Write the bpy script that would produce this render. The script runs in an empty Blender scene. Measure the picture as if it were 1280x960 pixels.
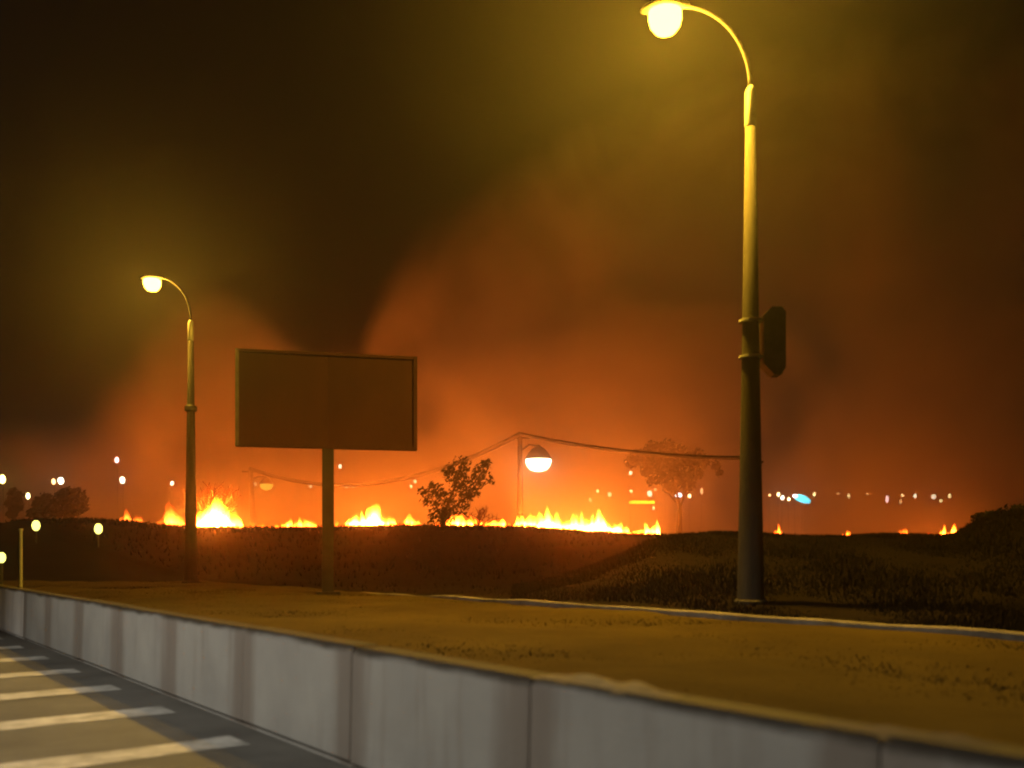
import bpy, math, random
import numpy as np
from mathutils import Vector, Matrix, noise as mnoise

random.seed(7)
rng = np.random.default_rng(7)
S = bpy.context.scene
COL = S.collection

# ------------------------------------------------------------------ camera
F = 1229.0            # focal length in photograph pixels (1280 wide)
CAM_H = 1.6
HOR = 690.0           # horizon row in the photograph
cam_data = bpy.data.cameras.new("camera")
cam_data.sensor_width = 36.0
cam_data.lens = F / 1280.0 * 36.0
cam_data.shift_y = (HOR - 480.0) / 1280.0
cam_data.dof.use_dof = True
cam_data.dof.focus_distance = 60.0
cam_data.dof.aperture_fstop = 0.95
cam_data.clip_start = 0.1
cam_data.clip_end = 2000.0
cam = bpy.data.objects.new("camera", cam_data)
cam.location = (0, 0, CAM_H)
cam.rotation_euler = (math.radians(90), 0, 0)
COL.objects.link(cam)
S.camera = cam

# ------------------------------------------------------------------ night sky, exposure, sampling
world = bpy.data.worlds.new("World")
S.world = world
world.use_nodes = True
world.node_tree.nodes["Background"].inputs["Color"].default_value = (0.50, 0.40, 0.33, 1)
world.node_tree.nodes["Background"].inputs["Strength"].default_value = 0.002
S.view_settings.view_transform = 'Standard'
S.view_settings.look = 'None'
S.view_settings.exposure = 0.0
S.view_settings.gamma = 1.0
S.render.engine = 'CYCLES'
cy = S.cycles
cy.use_denoising = True
cy.max_bounces = 5
cy.volume_bounces = 1
cy.transparent_max_bounces = 64
cy.sample_clamp_direct = 12.0
cy.sample_clamp_indirect = 3.0
cy.filter_width = 2.0
cy.volume_max_steps = 256
S.render.film_transparent = False

HAZE_DENSITY = 0.0013
SMOKE_DENSITY = 0.048
FLAME_GAIN = 3.9
SODIUM = 4300.0
ASSUMED_LAMP_POWER = 4200.0  # power of the assumed, unseen lamp across the road

# ------------------------------------------------------------------ geometry of the place
A = math.radians(35.9)             # the road runs this far to the left of the view
CA, SA = math.cos(A), math.sin(A)


def RP(t, n, z=0.0):               # metres along the road, metres to its right, height
    return Vector((n * CA - t * SA, n * SA + t * CA, z))


def at(u, v, Y):                   # where a sight line of the photograph meets distance Y
    return Vector(((u - 640.0) / F * Y, Y, CAM_H - (v - HOR) / F * Y))


def px(n, Y):
    return n / F * Y


ROAD_EDGE = 3.3
VERGE_Z = 0.6
KERB_N = 11.25


def sstep(a, b, x):
    t = np.clip((x - a) / (b - a), 0, 1)
    return t * t * (3 - 2 * t)


VB_U = [-400, 620, 660, 710, 747, 779, 810, 841, 900, 1000, 1100, 1190, 1215, 1245, 1400, 2500]
VB_V = [737, 737, 733, 720, 707, 695, 679, 670, 666, 672, 669, 671, 656, 642, 634, 634]
VR_U = [-900, 0, 100, 150, 240, 320, 520, 640, 820, 900, 2500]
VR_V = [654, 652, 650, 653, 660, 661, 658, 659, 670, 674, 674]


def zfield(X, Y):
    X = np.asarray(X, float)
    Y = np.asarray(Y, float)
    Ys = np.maximum(Y, 2.0)
    u = 640.0 + F * X / Ys
    zb = CAM_H + (HOR - np.interp(u, VB_U, VB_V)) / F * 27.0
    zr = CAM_H + (HOR - np.interp(u, VR_U, VR_V)) / F * 66.0
    near = (zb - VERGE_Z) * sstep(14, 27, Y) * (1 - sstep(29, 46, Y))
    far = (zr - VERGE_Z) * sstep(30, 66, Y) - 0.35 * sstep(67, 72, Y) - 1.5 * sstep(90, 260, Y)
    return VERGE_Z + np.maximum(np.maximum(near, far), -0.2)


def zf(X, Y):
    return float(zfield(X, Y))


# ------------------------------------------------------------------ object helpers
def link(o, parent=None):
    COL.objects.link(o)
    if parent is not None:
        o.parent = parent
    return o


def mesh(name, verts, faces, mat=None, smooth=False):
    me = bpy.data.meshes.new(name)
    me.from_pydata([tuple(v) for v in verts], [], faces)
    if mat:
        me.materials.append(mat)
    if smooth:
        me.polygons.foreach_set("use_smooth", [True] * len(me.polygons))
    me.update()
    return me


def obj(name, me, parent=None, loc=None):
    o = bpy.data.objects.new(name, me)
    if loc is not None:
        o.location = loc
    return link(o, parent)


def tag(o, label, cat, group=None):
    o["label"] = label
    o["category"] = cat
    if group:
        o["group"] = group
    return o


def struct(o, label=None):
    o["kind"] = "structure"
    if label:
        o["label"] = label
    return o


def empty(name, loc):
    o = bpy.data.objects.new(name, None)
    o.location = loc
    o.empty_display_size = 0.3
    return link(o)


class MB:
    """collects shapes into one mesh"""
    def __init__(self):
        self.v, self.f = [], []

    def add(self, verts, faces):
        b = len(self.v)
        self.v += [tuple(p) for p in verts]
        self.f += [tuple(i + b for i in f) for f in faces]

    def box(self, c, s, rot=None):
        pts = []
        for dz in (-.5, .5):
            for dx, dy in ((-.5, -.5), (.5, -.5), (.5, .5), (-.5, .5)):
                p = Vector((dx * s[0], dy * s[1], dz * s[2]))
                if rot is not None:
                    p = rot @ p
                pts.append(p + Vector(c))
        self.add(pts, [(3, 2, 1, 0), (4, 5, 6, 7), (0, 1, 5, 4), (1, 2, 6, 5), (2, 3, 7, 6), (3, 0, 4, 7)])

    def tube(self, pts, radii, seg=10, caps=True):
        pts = [Vector(p) for p in pts]
        rings = []
        up = Vector((0, 0, 1))
        ref = None
        for i, p in enumerate(pts):
            d = (pts[min(i + 1, len(pts) - 1)] - pts[max(i - 1, 0)]).normalized()
            if ref is None:
                ref = d.cross(up)
                if ref.length < 0.05:
                    ref = Vector((1, 0, 0))
            ref = (ref - d * ref.dot(d)).normalized()
            b = d.cross(ref)
            r = radii[i] if hasattr(radii, '__len__') else radii
            rings.append([p + (ref * math.cos(2 * math.pi * k / seg) + b * math.sin(2 * math.pi * k / seg)) * r for k in range(seg)])
        vs = [q for ring in rings for q in ring]
        fs = []
        for i in range(len(rings) - 1):
            for k in range(seg):
                a, c = i * seg + k, i * seg + (k + 1) % seg
                fs.append((a, c, c + seg, a + seg))
        if caps:
            fs.append(tuple(range(seg))[::-1])
            fs.append(tuple((len(rings) - 1) * seg + k for k in range(seg)))
        self.add(vs, fs)

    def lathe(self, profile, c=(0, 0, 0), seg=20, sx=1.0, sy=1.0):
        vs, fs = [], []
        for r, z in profile:
            for k in range(seg):
                a = 2 * math.pi * k / seg
                vs.append((c[0] + r * sx * math.cos(a), c[1] + r * sy * math.sin(a), c[2] + z))
        for i in range(len(profile) - 1):
            for k in range(seg):
                a, b = i * seg + k, i * seg + (k + 1) % seg
                fs.append((a, b, b + seg, a + seg))
        fs.append(tuple(range(seg))[::-1])
        fs.append(tuple((len(profile) - 1) * seg + k for k in range(seg)))
        self.add(vs, fs)

    def mesh(self, name, mat, smooth=False):
        return mesh(name, self.v, self.f, mat, smooth)


def copy_thing(o, loc=None, rotz=None):
    c = o.copy()
    COL.objects.link(c)
    if loc is not None:
        c.location = loc
    if rotz is not None:
        c.rotation_euler = (0, 0, rotz)
    for ch in list(o.children):
        d = ch.copy()
        COL.objects.link(d)
        d.parent = c
        for g in list(ch.children):
            e = g.copy()
            COL.objects.link(e)
            e.parent = d
    return c


# ------------------------------------------------------------------ materials
def nodes(name):
    m = bpy.data.materials.new(name)
    m.use_nodes = True
    nt = m.node_tree
    nt.nodes.clear()
    out = nt.nodes.new("ShaderNodeOutputMaterial")
    return m, nt, out


def N(nt, kind, **kw):
    n = nt.nodes.new(kind)
    for k, v in kw.items():
        if k in n.inputs:
            n.inputs[k].default_value = v
        else:
            setattr(n, k, v)
    return n


def ramp(nt, stops):
    r = nt.nodes.new("ShaderNodeValToRGB")
    e = r.color_ramp.elements
    while len(e) < len(stops):
        e.new(0.5)
    for el, (p, c) in zip(e, stops):
        el.position = p
        el.color = (*c, 1) if len(c) == 3 else c
    return r


def math_node(nt, op, a, b=None, clamp=False):
    n = nt.nodes.new("ShaderNodeMath")
    n.operation = op
    n.use_clamp = clamp
    for i, x in enumerate((a, b)):
        if x is None:
            continue
        if isinstance(x, (int, float)):
            n.inputs[i].default_value = x
        else:
            nt.links.new(x, n.inputs[i])
    return n.outputs[0]


def surface(name, c1, c2, scale=3.0, rough=0.8, bump=0.3, detail=6, bump_scale=None, metallic=0.0, stretch=(1, 1, 1), spec=0.3):
    m, nt, out = nodes(name)
    tc = N(nt, "ShaderNodeTexCoord")
    mp = N(nt, "ShaderNodeMapping")
    mp.inputs["Scale"].default_value = stretch
    nt.links.new(tc.outputs["Object"], mp.inputs["Vector"])
    n1 = N(nt, "ShaderNodeTexNoise", Scale=scale, Detail=detail, Roughness=0.65)
    nt.links.new(mp.outputs[0], n1.inputs["Vector"])
    r = ramp(nt, [(0.3, c1), (0.7, c2)])
    nt.links.new(n1.outputs["Fac"], r.inputs[0])
    n2 = N(nt, "ShaderNodeTexNoise", Scale=(bump_scale or scale * 8), Detail=8, Roughness=0.7)
    nt.links.new(mp.outputs[0], n2.inputs["Vector"])
    bp = N(nt, "ShaderNodeBump", Strength=bump, Distance=0.05)
    nt.links.new(n2.outputs["Fac"], bp.inputs["Height"])
    p = N(nt, "ShaderNodeBsdfPrincipled", Roughness=rough, Metallic=metallic)
    p.inputs["Specular IOR Level"].default_value = spec
    nt.links.new(r.outputs[0], p.inputs["Base Color"])
    nt.links.new(bp.outputs[0], p.inputs["Normal"])
    nt.links.new(p.outputs[0], out.inputs["Surface"])
    return m


M = {}
M["asphalt"] = surface("asphalt", (0.045, 0.044, 0.040), (0.105, 0.101, 0.090), 0.7, 0.75, 0.5, bump_scale=60)
M["paint"] = surface("road_paint", (0.13, 0.13, 0.115), (0.42, 0.41, 0.38), 3.5, 0.7, 0.3)
M["kerb"] = surface("kerb_concrete", (0.04, 0.033, 0.022), (0.19, 0.165, 0.125), 1.3, 0.9, 0.4)
M["verge"] = surface("dry_verge_soil", (0.032, 0.021, 0.005), (0.064, 0.043, 0.009), 0.45, 1.0, 0.8, bump_scale=14, spec=0.04)
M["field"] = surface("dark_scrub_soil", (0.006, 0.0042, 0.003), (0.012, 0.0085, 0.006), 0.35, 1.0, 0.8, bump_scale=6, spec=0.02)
M["earth"] = surface("earth", (0.03, 0.025, 0.017), (0.06, 0.05, 0.03), 0.1, 0.95, 0.3)
M["blade"] = surface("dry_grass_blade", (0.036, 0.024, 0.005), (0.066, 0.044, 0.011), 0.8, 0.9, 0.0, spec=0.05)
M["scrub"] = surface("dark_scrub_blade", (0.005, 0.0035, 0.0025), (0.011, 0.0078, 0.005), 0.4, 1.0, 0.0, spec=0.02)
M["pole"] = surface("cast_concrete_pole", (0.026, 0.023, 0.017), (0.056, 0.048, 0.036), 1.4, 0.85, 0.35, stretch=(3, 3, 0.5), spec=0.1)
M["steel"] = surface("galvanised_steel", (0.30, 0.30, 0.29), (0.42, 0.42, 0.40), 6, 0.45, 0.05, metallic=0.4)
M["darksteel"] = surface("dark_weathered_steel", (0.030, 0.028, 0.026), (0.075, 0.068, 0.060), 5, 0.6, 0.15, metallic=0.2)
M["board"] = surface("brown_sheet_metal", (0.014, 0.0048, 0.003), (0.026, 0.009, 0.005), 0.9, 0.85, 0.12, stretch=(1, 1, 0.4), spec=0.08)
M["board_red"] = surface("rust_brown_sheet_metal", (0.017, 0.008, 0.005), (0.032, 0.015, 0.008), 0.9, 0.85, 0.12, stretch=(1, 1, 0.4), spec=0.08)
M["wood"] = surface("tarred_wood", (0.030, 0.022, 0.014), (0.070, 0.050, 0.030), 3, 0.85, 0.4, stretch=(4, 4, 0.3))
M["soot"] = surface("sooty_paint", (0.010, 0.008, 0.007), (0.022, 0.018, 0.015), 4, 0.7, 0.1, spec=0.1)  # near-black so arms, housings and post show little lamplight
M["cable"] = surface("cable_rubber", (0.012, 0.011, 0.010), (0.025, 0.022, 0.020), 3, 0.6, 0.0)
M["bark"] = surface("bark", (0.030, 0.022, 0.014), (0.075, 0.055, 0.034), 5, 0.9, 0.6, stretch=(2, 2, 0.5))
M["leaf"] = surface("olive_leaf", (0.028, 0.030, 0.012), (0.085, 0.080, 0.030), 1.2, 0.7, 0.0)
M["leaf_dark"] = surface("dark_leaf", (0.010, 0.009, 0.006), (0.026, 0.021, 0.011), 0.8, 0.8, 0.0)
M["leaf_sooty"] = surface("sooty_leaf", (0.003, 0.0025, 0.002), (0.007, 0.005, 0.003), 0.8, 1.0, 0.0, spec=0.02)  # backlit silhouette put into the leaf colour
M["twig"] = surface("dry_reddish_twig", (0.09, 0.035, 0.018), (0.20, 0.075, 0.032), 3, 0.8, 0.0)  # red firelight put into the twig colour
M["sand"] = surface("pale_sand", (0.09, 0.07, 0.036), (0.20, 0.16, 0.085), 5, 0.95, 0.6)
M["soil"] = surface("dull_brown_soil", (0.045, 0.036, 0.024), (0.09, 0.07, 0.046), 5, 0.95, 0.6)
M["shade"] = surface("grey_enamel_shade", (0.030, 0.036, 0.030), (0.06, 0.07, 0.06), 2, 0.6, 0.05)


def barrier_material(name, c1, c2, stain):
    m, nt, out = nodes(name)
    tc = N(nt, "ShaderNodeTexCoord")
    sep = N(nt, "ShaderNodeSeparateXYZ")
    nt.links.new(tc.outputs["Object"], sep.inputs[0])
    mp = N(nt, "ShaderNodeMapping")
    oi = N(nt, "ShaderNodeObjectInfo")
    comb = N(nt, "ShaderNodeCombineXYZ")
    off = math_node(nt, 'MULTIPLY', oi.outputs["Random"], 57.0)
    nt.links.new(off, comb.inputs[0])
    nt.links.new(comb.outputs[0], mp.inputs["Location"])
    nt.links.new(tc.outputs["Object"], mp.inputs["Vector"])
    big = N(nt, "ShaderNodeTexNoise", Scale=1.3, Detail=5, Roughness=0.6)
    nt.links.new(mp.outputs[0], big.inputs["Vector"])
    mp2 = N(nt, "ShaderNodeMapping")
    mp2.inputs["Scale"].default_value = (4.0, 1.0, 0.35)
    nt.links.new(mp.outputs[0], mp2.inputs["Vector"])
    streak = N(nt, "ShaderNodeTexNoise", Scale=1.6, Detail=6, Roughness=0.6)
    nt.links.new(mp2.outputs[0], streak.inputs["Vector"])
    r = ramp(nt, [(0.25, c1), (0.75, c2)])
    nt.links.new(big.outputs["Fac"], r.inputs[0])
    # rust-brown run-off round each joint (the end of the segment)
    ax = math_node(nt, 'ABSOLUTE', sep.outputs[0])
    edge = math_node(nt, 'ADD', ax, math_node(nt, 'MULTIPLY', math_node(nt, 'SUBTRACT', streak.outputs["Fac"], 0.5), 0.55))
    mr = N(nt, "ShaderNodeMapRange")
    mr.interpolation_type = 'SMOOTHSTEP'
    mr.inputs["From Min"].default_value = 0.66
    mr.inputs["From Max"].default_value = 0.97
    nt.links.new(edge, mr.inputs["Value"])
    st = math_node(nt, 'MULTIPLY', mr.outputs[0], 0.75)
    # general run-off streaks
    mr2 = N(nt, "ShaderNodeMapRange")
    mr2.inputs["From Min"].default_value = 0.55
    mr2.inputs["From Max"].default_value = 0.75
    nt.links.new(streak.outputs["Fac"], mr2.inputs["Value"])
    st2 = math_node(nt, 'MAXIMUM', st, math_node(nt, 'MULTIPLY', mr2.outputs[0], 0.45))
    mix = N(nt, "ShaderNodeMix")
    mix.data_type = 'RGBA'
    nt.links.new(st2, mix.inputs[0])
    nt.links.new(r.outputs[0], mix.inputs[6])
    mix.inputs[7].default_value = (*stain, 1)
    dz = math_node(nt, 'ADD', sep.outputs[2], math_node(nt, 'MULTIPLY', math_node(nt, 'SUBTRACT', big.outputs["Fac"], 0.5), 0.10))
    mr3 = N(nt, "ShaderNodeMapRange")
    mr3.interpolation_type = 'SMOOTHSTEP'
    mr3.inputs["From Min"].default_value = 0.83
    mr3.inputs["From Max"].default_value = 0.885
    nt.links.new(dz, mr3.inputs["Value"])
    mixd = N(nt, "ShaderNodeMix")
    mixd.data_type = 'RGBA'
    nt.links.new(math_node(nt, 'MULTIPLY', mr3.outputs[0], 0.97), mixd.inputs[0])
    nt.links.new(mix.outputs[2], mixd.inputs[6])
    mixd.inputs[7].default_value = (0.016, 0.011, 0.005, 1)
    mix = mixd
    fine = N(nt, "ShaderNodeTexNoise", Scale=35, Detail=8, Roughness=0.7)
    nt.links.new(mp.outputs[0], fine.inputs["Vector"])
    bp = N(nt, "ShaderNodeBump", Strength=0.35, Distance=0.02)
    nt.links.new(fine.outputs["Fac"], bp.inputs["Height"])
    p = N(nt, "ShaderNodeBsdfPrincipled", Roughness=0.85)
    p.inputs["Specular IOR Level"].default_value = 0.25
    nt.links.new(mix.outputs[2], p.inputs["Base Color"])
    nt.links.new(bp.outputs[0], p.inputs["Normal"])
    nt.links.new(p.outputs[0], out.inputs["Surface"])
    return m


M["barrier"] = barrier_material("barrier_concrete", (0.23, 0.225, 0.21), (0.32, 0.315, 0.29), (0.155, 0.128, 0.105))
M["barrier_white"] = barrier_material("whitewashed_concrete", (0.62, 0.60, 0.57), (0.80, 0.78, 0.75), (0.45, 0.42, 0.38))  # paler copy of the barrier concrete; headlight brightness put into its colour


def glow(name, color, strength):
    m, nt, out = nodes(name)
    e = N(nt, "ShaderNodeEmission", Strength=strength)
    e.inputs["Color"].default_value = (*color, 1)
    nt.links.new(e.outputs[0], out.inputs["Surface"])
    return m


def flame_material(name, gain, tint=1.0):
    """thin burning gas: it adds light and hides nothing; hottest near its foot"""
    m, nt, out = nodes(name)
    tc = N(nt, "ShaderNodeTexCoord")
    sep = N(nt, "ShaderNodeSeparateXYZ")
    nt.links.new(tc.outputs["Object"], sep.inputs[0])
    oi = N(nt, "ShaderNodeObjectInfo")
    nz = N(nt, "ShaderNodeTexNoise", Scale=3.0, Detail=3)
    nz.noise_dimensions = '4D'
    nt.links.new(tc.outputs["Object"], nz.inputs["Vector"])
    nt.links.new(math_node(nt, 'MULTIPLY', oi.outputs["Random"], 40.0), nz.inputs["W"])
    h = math_node(nt, 'ADD', sep.outputs[2], math_node(nt, 'MULTIPLY', math_node(nt, 'SUBTRACT', nz.outputs["Fac"], 0.5), 0.45))
    col = ramp(nt, [(0.0, (1.0, 0.225, 0.026)), (0.45, (1.0, 0.185, 0.014)), (0.8, (1.0, 0.11 * tint, 0.005)), (1.0, (0.9, 0.06 * tint, 0.002))])
    nt.links.new(h, col.inputs[0])
    st = ramp(nt, [(0.0, (1, 1, 1)), (0.35, (0.55,) * 3), (0.7, (0.16,) * 3), (1.0, (0.03,) * 3)])
    nt.links.new(h, st.inputs[0])
    e = N(nt, "ShaderNodeEmission")
    nt.links.new(col.outputs[0], e.inputs["Color"])
    nt.links.new(math_node(nt, 'MULTIPLY', st.outputs[0], gain), e.inputs["Strength"])
    tr = N(nt, "ShaderNodeBsdfTransparent")
    ad = N(nt, "ShaderNodeAddShader")
    nt.links.new(e.outputs[0], ad.inputs[0])
    nt.links.new(tr.outputs[0], ad.inputs[1])
    nt.links.new(ad.outputs[0], out.inputs["Surface"])
    return m


M["flame_hot"] = flame_material("hot_flame", 14.0 * FLAME_GAIN)
M["flame"] = flame_material("flame", 7.0 * FLAME_GAIN)
M["flame_low"] = flame_material("low_flame", 0.95 * FLAME_GAIN, 0.9)
M["sodium"] = glow("sodium_bowl", (1.0, 0.55, 0.035), SODIUM)
M["sodium_dim"] = glow("sodium_bowl_dirty", (1.0, 0.53, 0.04), SODIUM * 0.25)  # same lamp type, strength cut to keep its halo small
M["bowl_white"] = glow("lit_white_bowl", (0.92, 1.0, 0.62), 6.0)
M["bowl_green"] = glow("lit_yellow_green_bowl", (0.95, 0.85, 0.08), 0.9)

# ------------------------------------------------------------------ ground sheets
g = mesh("ground", [(-400, -60, -0.06), (400, -60, -0.06), (400, 600, -0.06), (-400, 600, -0.06)], [(0, 1, 2, 3)], M["earth"])
struct(obj("ground", g), "dark earth far below and beyond the verge")


def strip_sheet(name, t0, t1, nt_, n0, n1, nn, zfun, mat):
    vs, fs = [], []
    for i in range(nt_ + 1):
        t = t0 + (t1 - t0) * i / nt_
        for j in range(nn + 1):
            n = n0 + (n1 - n0) * j / nn
            p = RP(t, n)
            p.z = zfun(t, n)
            vs.append(p)
    for i in range(nt_):
        for j in range(nn):
            a = i * (nn + 1) + j
            fs.append((a, a + nn + 1, a + nn + 2, a + 1))
    return mesh(name, vs, fs, mat, True)


road = struct(obj("road", strip_sheet("road", -50, 120, 34, -16, 3.62, 6, lambda t, n: 0.0, M["asphalt"])), "dark asphalt carriageway beside the concrete barrier")


def verge_z(t, n):
    p = RP(t, n)
    return VERGE_Z + 0.05 * mnoise.noise(Vector((p.x * .45, p.y * .45, 0))) + 0.03 * mnoise.noise(Vector((p.x * 1.7, p.y * 1.7, 3)))


struct(obj("grass_verge", strip_sheet("grass_verge", -25, 120, 240, 3.50, KERB_N + .05, 18, verge_z, M["verge"])), "flat dry grass verge between barrier and kerb")

# scrub slope that rises from the kerb to the burning ridge
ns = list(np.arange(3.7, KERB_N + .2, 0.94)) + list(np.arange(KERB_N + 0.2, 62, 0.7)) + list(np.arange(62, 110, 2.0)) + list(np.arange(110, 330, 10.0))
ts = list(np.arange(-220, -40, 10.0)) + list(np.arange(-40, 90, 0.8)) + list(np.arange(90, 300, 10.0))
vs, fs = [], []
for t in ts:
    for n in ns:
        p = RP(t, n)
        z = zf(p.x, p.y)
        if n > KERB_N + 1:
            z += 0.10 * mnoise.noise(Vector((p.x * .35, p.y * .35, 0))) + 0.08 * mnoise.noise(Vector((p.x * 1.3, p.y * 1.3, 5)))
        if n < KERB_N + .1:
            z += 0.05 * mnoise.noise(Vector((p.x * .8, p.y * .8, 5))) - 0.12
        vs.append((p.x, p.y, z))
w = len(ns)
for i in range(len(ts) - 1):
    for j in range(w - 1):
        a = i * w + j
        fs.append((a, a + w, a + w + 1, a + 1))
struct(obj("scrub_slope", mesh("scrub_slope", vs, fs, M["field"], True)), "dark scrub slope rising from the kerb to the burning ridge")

# kerb along the far side of the verge, rising out of the soil at its far end
kv, kf = [], []
kts = np.arange(-12, 26, 0.5)
for t in kts:
    hgt = 0.075 + 0.03 * mnoise.noise(Vector((t * .7, 4, 2))) - (0.10 * float(sstep(15, 24, t)))
    wob = 0.015 * mnoise.noise(Vector((t * .9, 0, 9)))
    for dn, dz in ((0, -.2), (0.0, hgt - .02), (0.02, hgt), (0.19, hgt), (0.21, hgt - .02), (0.21, -.2)):
        kv.append(RP(t, KERB_N + dn, VERGE_Z + dz + wob))
for i in range(len(kts) - 1):
    for k in range(5):
        a = i * 6 + k
        kf.append((a, a + 6, a + 7, a + 1))
struct(obj("kerb", mesh("kerb", kv, kf, M["kerb"])), "pale low kerb at the far edge of the verge")

# painted bars across the hard shoulder
for k in range(-2, 10):
    t0 = 8.1 + 2.02 * k
    hw = 0.24
    sv = []
    steps = 8
    for i in range(steps + 1):
        n = -1.2 + (3.02 + 1.2) * i / steps
        sk = -0.10 * (3.0 - n) * 0.6
        sv += [RP(t0 - hw + sk + random.uniform(-.03, .03), n, 0.006), RP(t0 + hw + sk + random.uniform(-.03, .03), n, 0.006)]
    sf = [(2 * i, 2 * i + 2, 2 * i + 3, 2 * i + 1) for i in range(steps)]
    obj("road_stripe", mesh("road_stripe", sv, sf, M["paint"]), road)

# ------------------------------------------------------------------ concrete barrier in cast segments
PITCH = 2.2
prof = [(3.318, -.05), (3.318, .035), (3.29, .05), (3.31, .86), (3.34, .90), (3.53, .90), (3.555, .87), (3.57, -.05)]


def segment_mesh(name, mat, length):
    vs, fs = [], []
    xs = [-length / 2, -length / 2 + .02, -length / 2 + .05, -length / 4, 0, length / 4, length / 2 - .05, length / 2 - .02, length / 2]
    for i, x in enumerate(xs):
        inset = 0.010 if i in (0, len(xs) - 1) else (0.003 if i in (1, len(xs) - 2) else 0)
        for n, z in prof:
            dn = n - 3.42
            vs.append((x, dn * (1 - inset * 4), z - (inset if z > .5 else 0)))
    m = len(prof)
    for i in range(len(xs) - 1):
        for k in range(m - 1):
            a = i * m + k
            fs.append((a, a + 1, a + m + 1, a + m))
    fs.append(tuple(range(m))[::-1])
    fs.append(tuple((len(xs) - 1) * m + k for k in range(m)))
    return mesh(name, vs, fs, mat)


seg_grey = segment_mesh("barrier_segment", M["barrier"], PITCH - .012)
seg_lit = segment_mesh("barrier_segment_white", M["barrier_white"], PITCH - .012)
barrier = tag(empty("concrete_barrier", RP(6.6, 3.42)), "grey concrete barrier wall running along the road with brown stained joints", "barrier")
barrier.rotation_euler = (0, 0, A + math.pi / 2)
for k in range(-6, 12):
    white = k >= 6  # end segments take the paler copy that stands for headlight on them
    s = obj("segment", seg_lit if white else seg_grey, barrier, (PITCH * (k + .5), 0, random.uniform(-.006, .006)))
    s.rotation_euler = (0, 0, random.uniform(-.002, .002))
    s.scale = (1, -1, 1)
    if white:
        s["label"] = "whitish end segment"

# ------------------------------------------------------------------ street lamps
def build_lamp(name, loc, label, arm, bowl_mat, group):
    """tapered concrete pole, steel sleeve, bent arm, luminaire; ARM is (x, y) reach of the arm"""
    root = tag(empty(name, loc), label, "street lamp", group)
    p = MB()
    p.tube([(0, 0, -.3), (0, 0, .0), (0, 0, 2), (0, 0, 4.5), (0, 0, 8.45)], [.235, .225, .185, .142, .082], 18)
    obj("pole", p.mesh("pole", M["pole"], True), root)
    b = MB()
    b.lathe([(.28, -.05), (.28, .05), (.25, .08)], seg=18)
    obj("base_collar", b.mesh("base_collar", M["pole"], False), root)
    s = MB()
    s.lathe([(.090, 7.95), (.100, 7.97), (.100, 8.52), (.08, 8.58), (.045, 8.64)], seg=16)
    obj("steel_sleeve", s.mesh("steel_sleeve", M["steel"], True), root)
    a = Vector((arm[0], arm[1], 0))
    pts = []
    for i in range(15):
        q = i / 14
        ang = q * math.pi / 2 * 0.93
        pts.append(a * (1 - math.cos(ang)) * 0.86 + Vector((0, 0, 8.6 + 1.50 * math.sin(ang))))
    m = MB()
    m.tube(pts, [.042 - .014 * i / 14 for i in range(15)], 10)
    obj("arm", m.mesh("arm", M["soot"], True), root)
    d = a.normalized()
    side = Vector((-d.y, d.x, 0))
    c = pts[-1]
    # luminaire housing: an elongated shell
    h = MB()
    rings = [(-.12, .05, .05), (0, .07, .07), (.12, .13, .10), (.32, .19, .13), (.55, .17, .11), (.72, .07, .06)]
    hv, hf = [], []
    for x, wy, hz in rings:
        for k in range(12):
            an = 2 * math.pi * k / 12
            zz = math.sin(an) * hz
            hv.append(c + d * x + side * math.cos(an) * wy + Vector((0, 0, zz if zz > 0 else zz * .35)))
    for i in range(len(rings) - 1):
        for k in range(12):
            q0, q1 = i * 12 + k, i * 12 + (k + 1) % 12
            hf.append((q0, q1, q1 + 12, q0 + 12))
    hf += [tuple(range(12))[::-1], tuple(60 + k for k in range(12))]
    h.add(hv, hf)
    lum = obj("luminaire", h.mesh("luminaire", M["soot"], True), root)
    gl = MB()
    gc = c + d * .30 + Vector((0, 0, -.10))
    gl.lathe([(.06, -.33), (.17, -.30), (.25, -.20), (.285, -.07), (.28, .04), (.22, .07)], c=gc, seg=18)
    obj("glass_bowl", gl.mesh("glass_bowl", bowl_mat, True), lum)
    return root


LAMP_GROUP = "sodium street lamps on the verge"
P1 = Vector((3.98, 16.4, VERGE_Z))
P2 = Vector((-10.55, 32.3, VERGE_Z - .02))
P1.z = zf(P1.x, P1.y)
lamp1 = build_lamp("street_lamp", P1, "near tall concrete street lamp with lit yellow head and a dark box on its shaft", (-1.42, 0.30), M["sodium"], LAMP_GROUP)
lamp2 = build_lamp("street_lamp", P2, "smaller far street lamp with lit yellow head left of the billboard", (-1.42, 0.30), M["sodium_dim"], LAMP_GROUP)

# box strapped to the near pole
bx = MB()
out = [(-.19, -.44), (-.02, -.62), (.10, -.62), (.17, -.5), (.17, .42), (.10, .50), (-.06, .50), (-.19, .36)]
for yy in (-.16, .16):
    for x, z in out:
        bx.v.append((x, yy, z))
k = len(out)
bx.f += [tuple(range(k)), tuple(range(k, 2 * k))[::-1]] + [(i, i + k, (i + 1) % k + k, (i + 1) % k) for i in range(k)]
bxo = obj("equipment_box", bx.mesh("equipment_box", M["darksteel"]), lamp1, (.37, -.02, 4.42))
hb = MB()
for zz in (-.3, .3):
    hb.box((-.22, 0, zz), (.10, .12, .06))
    hb.lathe([(.195, zz - .02), (.195, zz + .02)], c=(-.37, 0.02, 0), seg=16)
sb = obj("strap", hb.mesh("strap", M["steel"]), bxo)
sb["kind"] = "stuff"
# small clamp on the far pole
cl = MB()
cl.lathe([(.14, 5.62), (.20, 5.66), (.20, 5.80), (.14, 5.84)], seg=14)
obj("clamp_band", cl.mesh("clamp_band", M["darksteel"]), lamp2)

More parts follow.
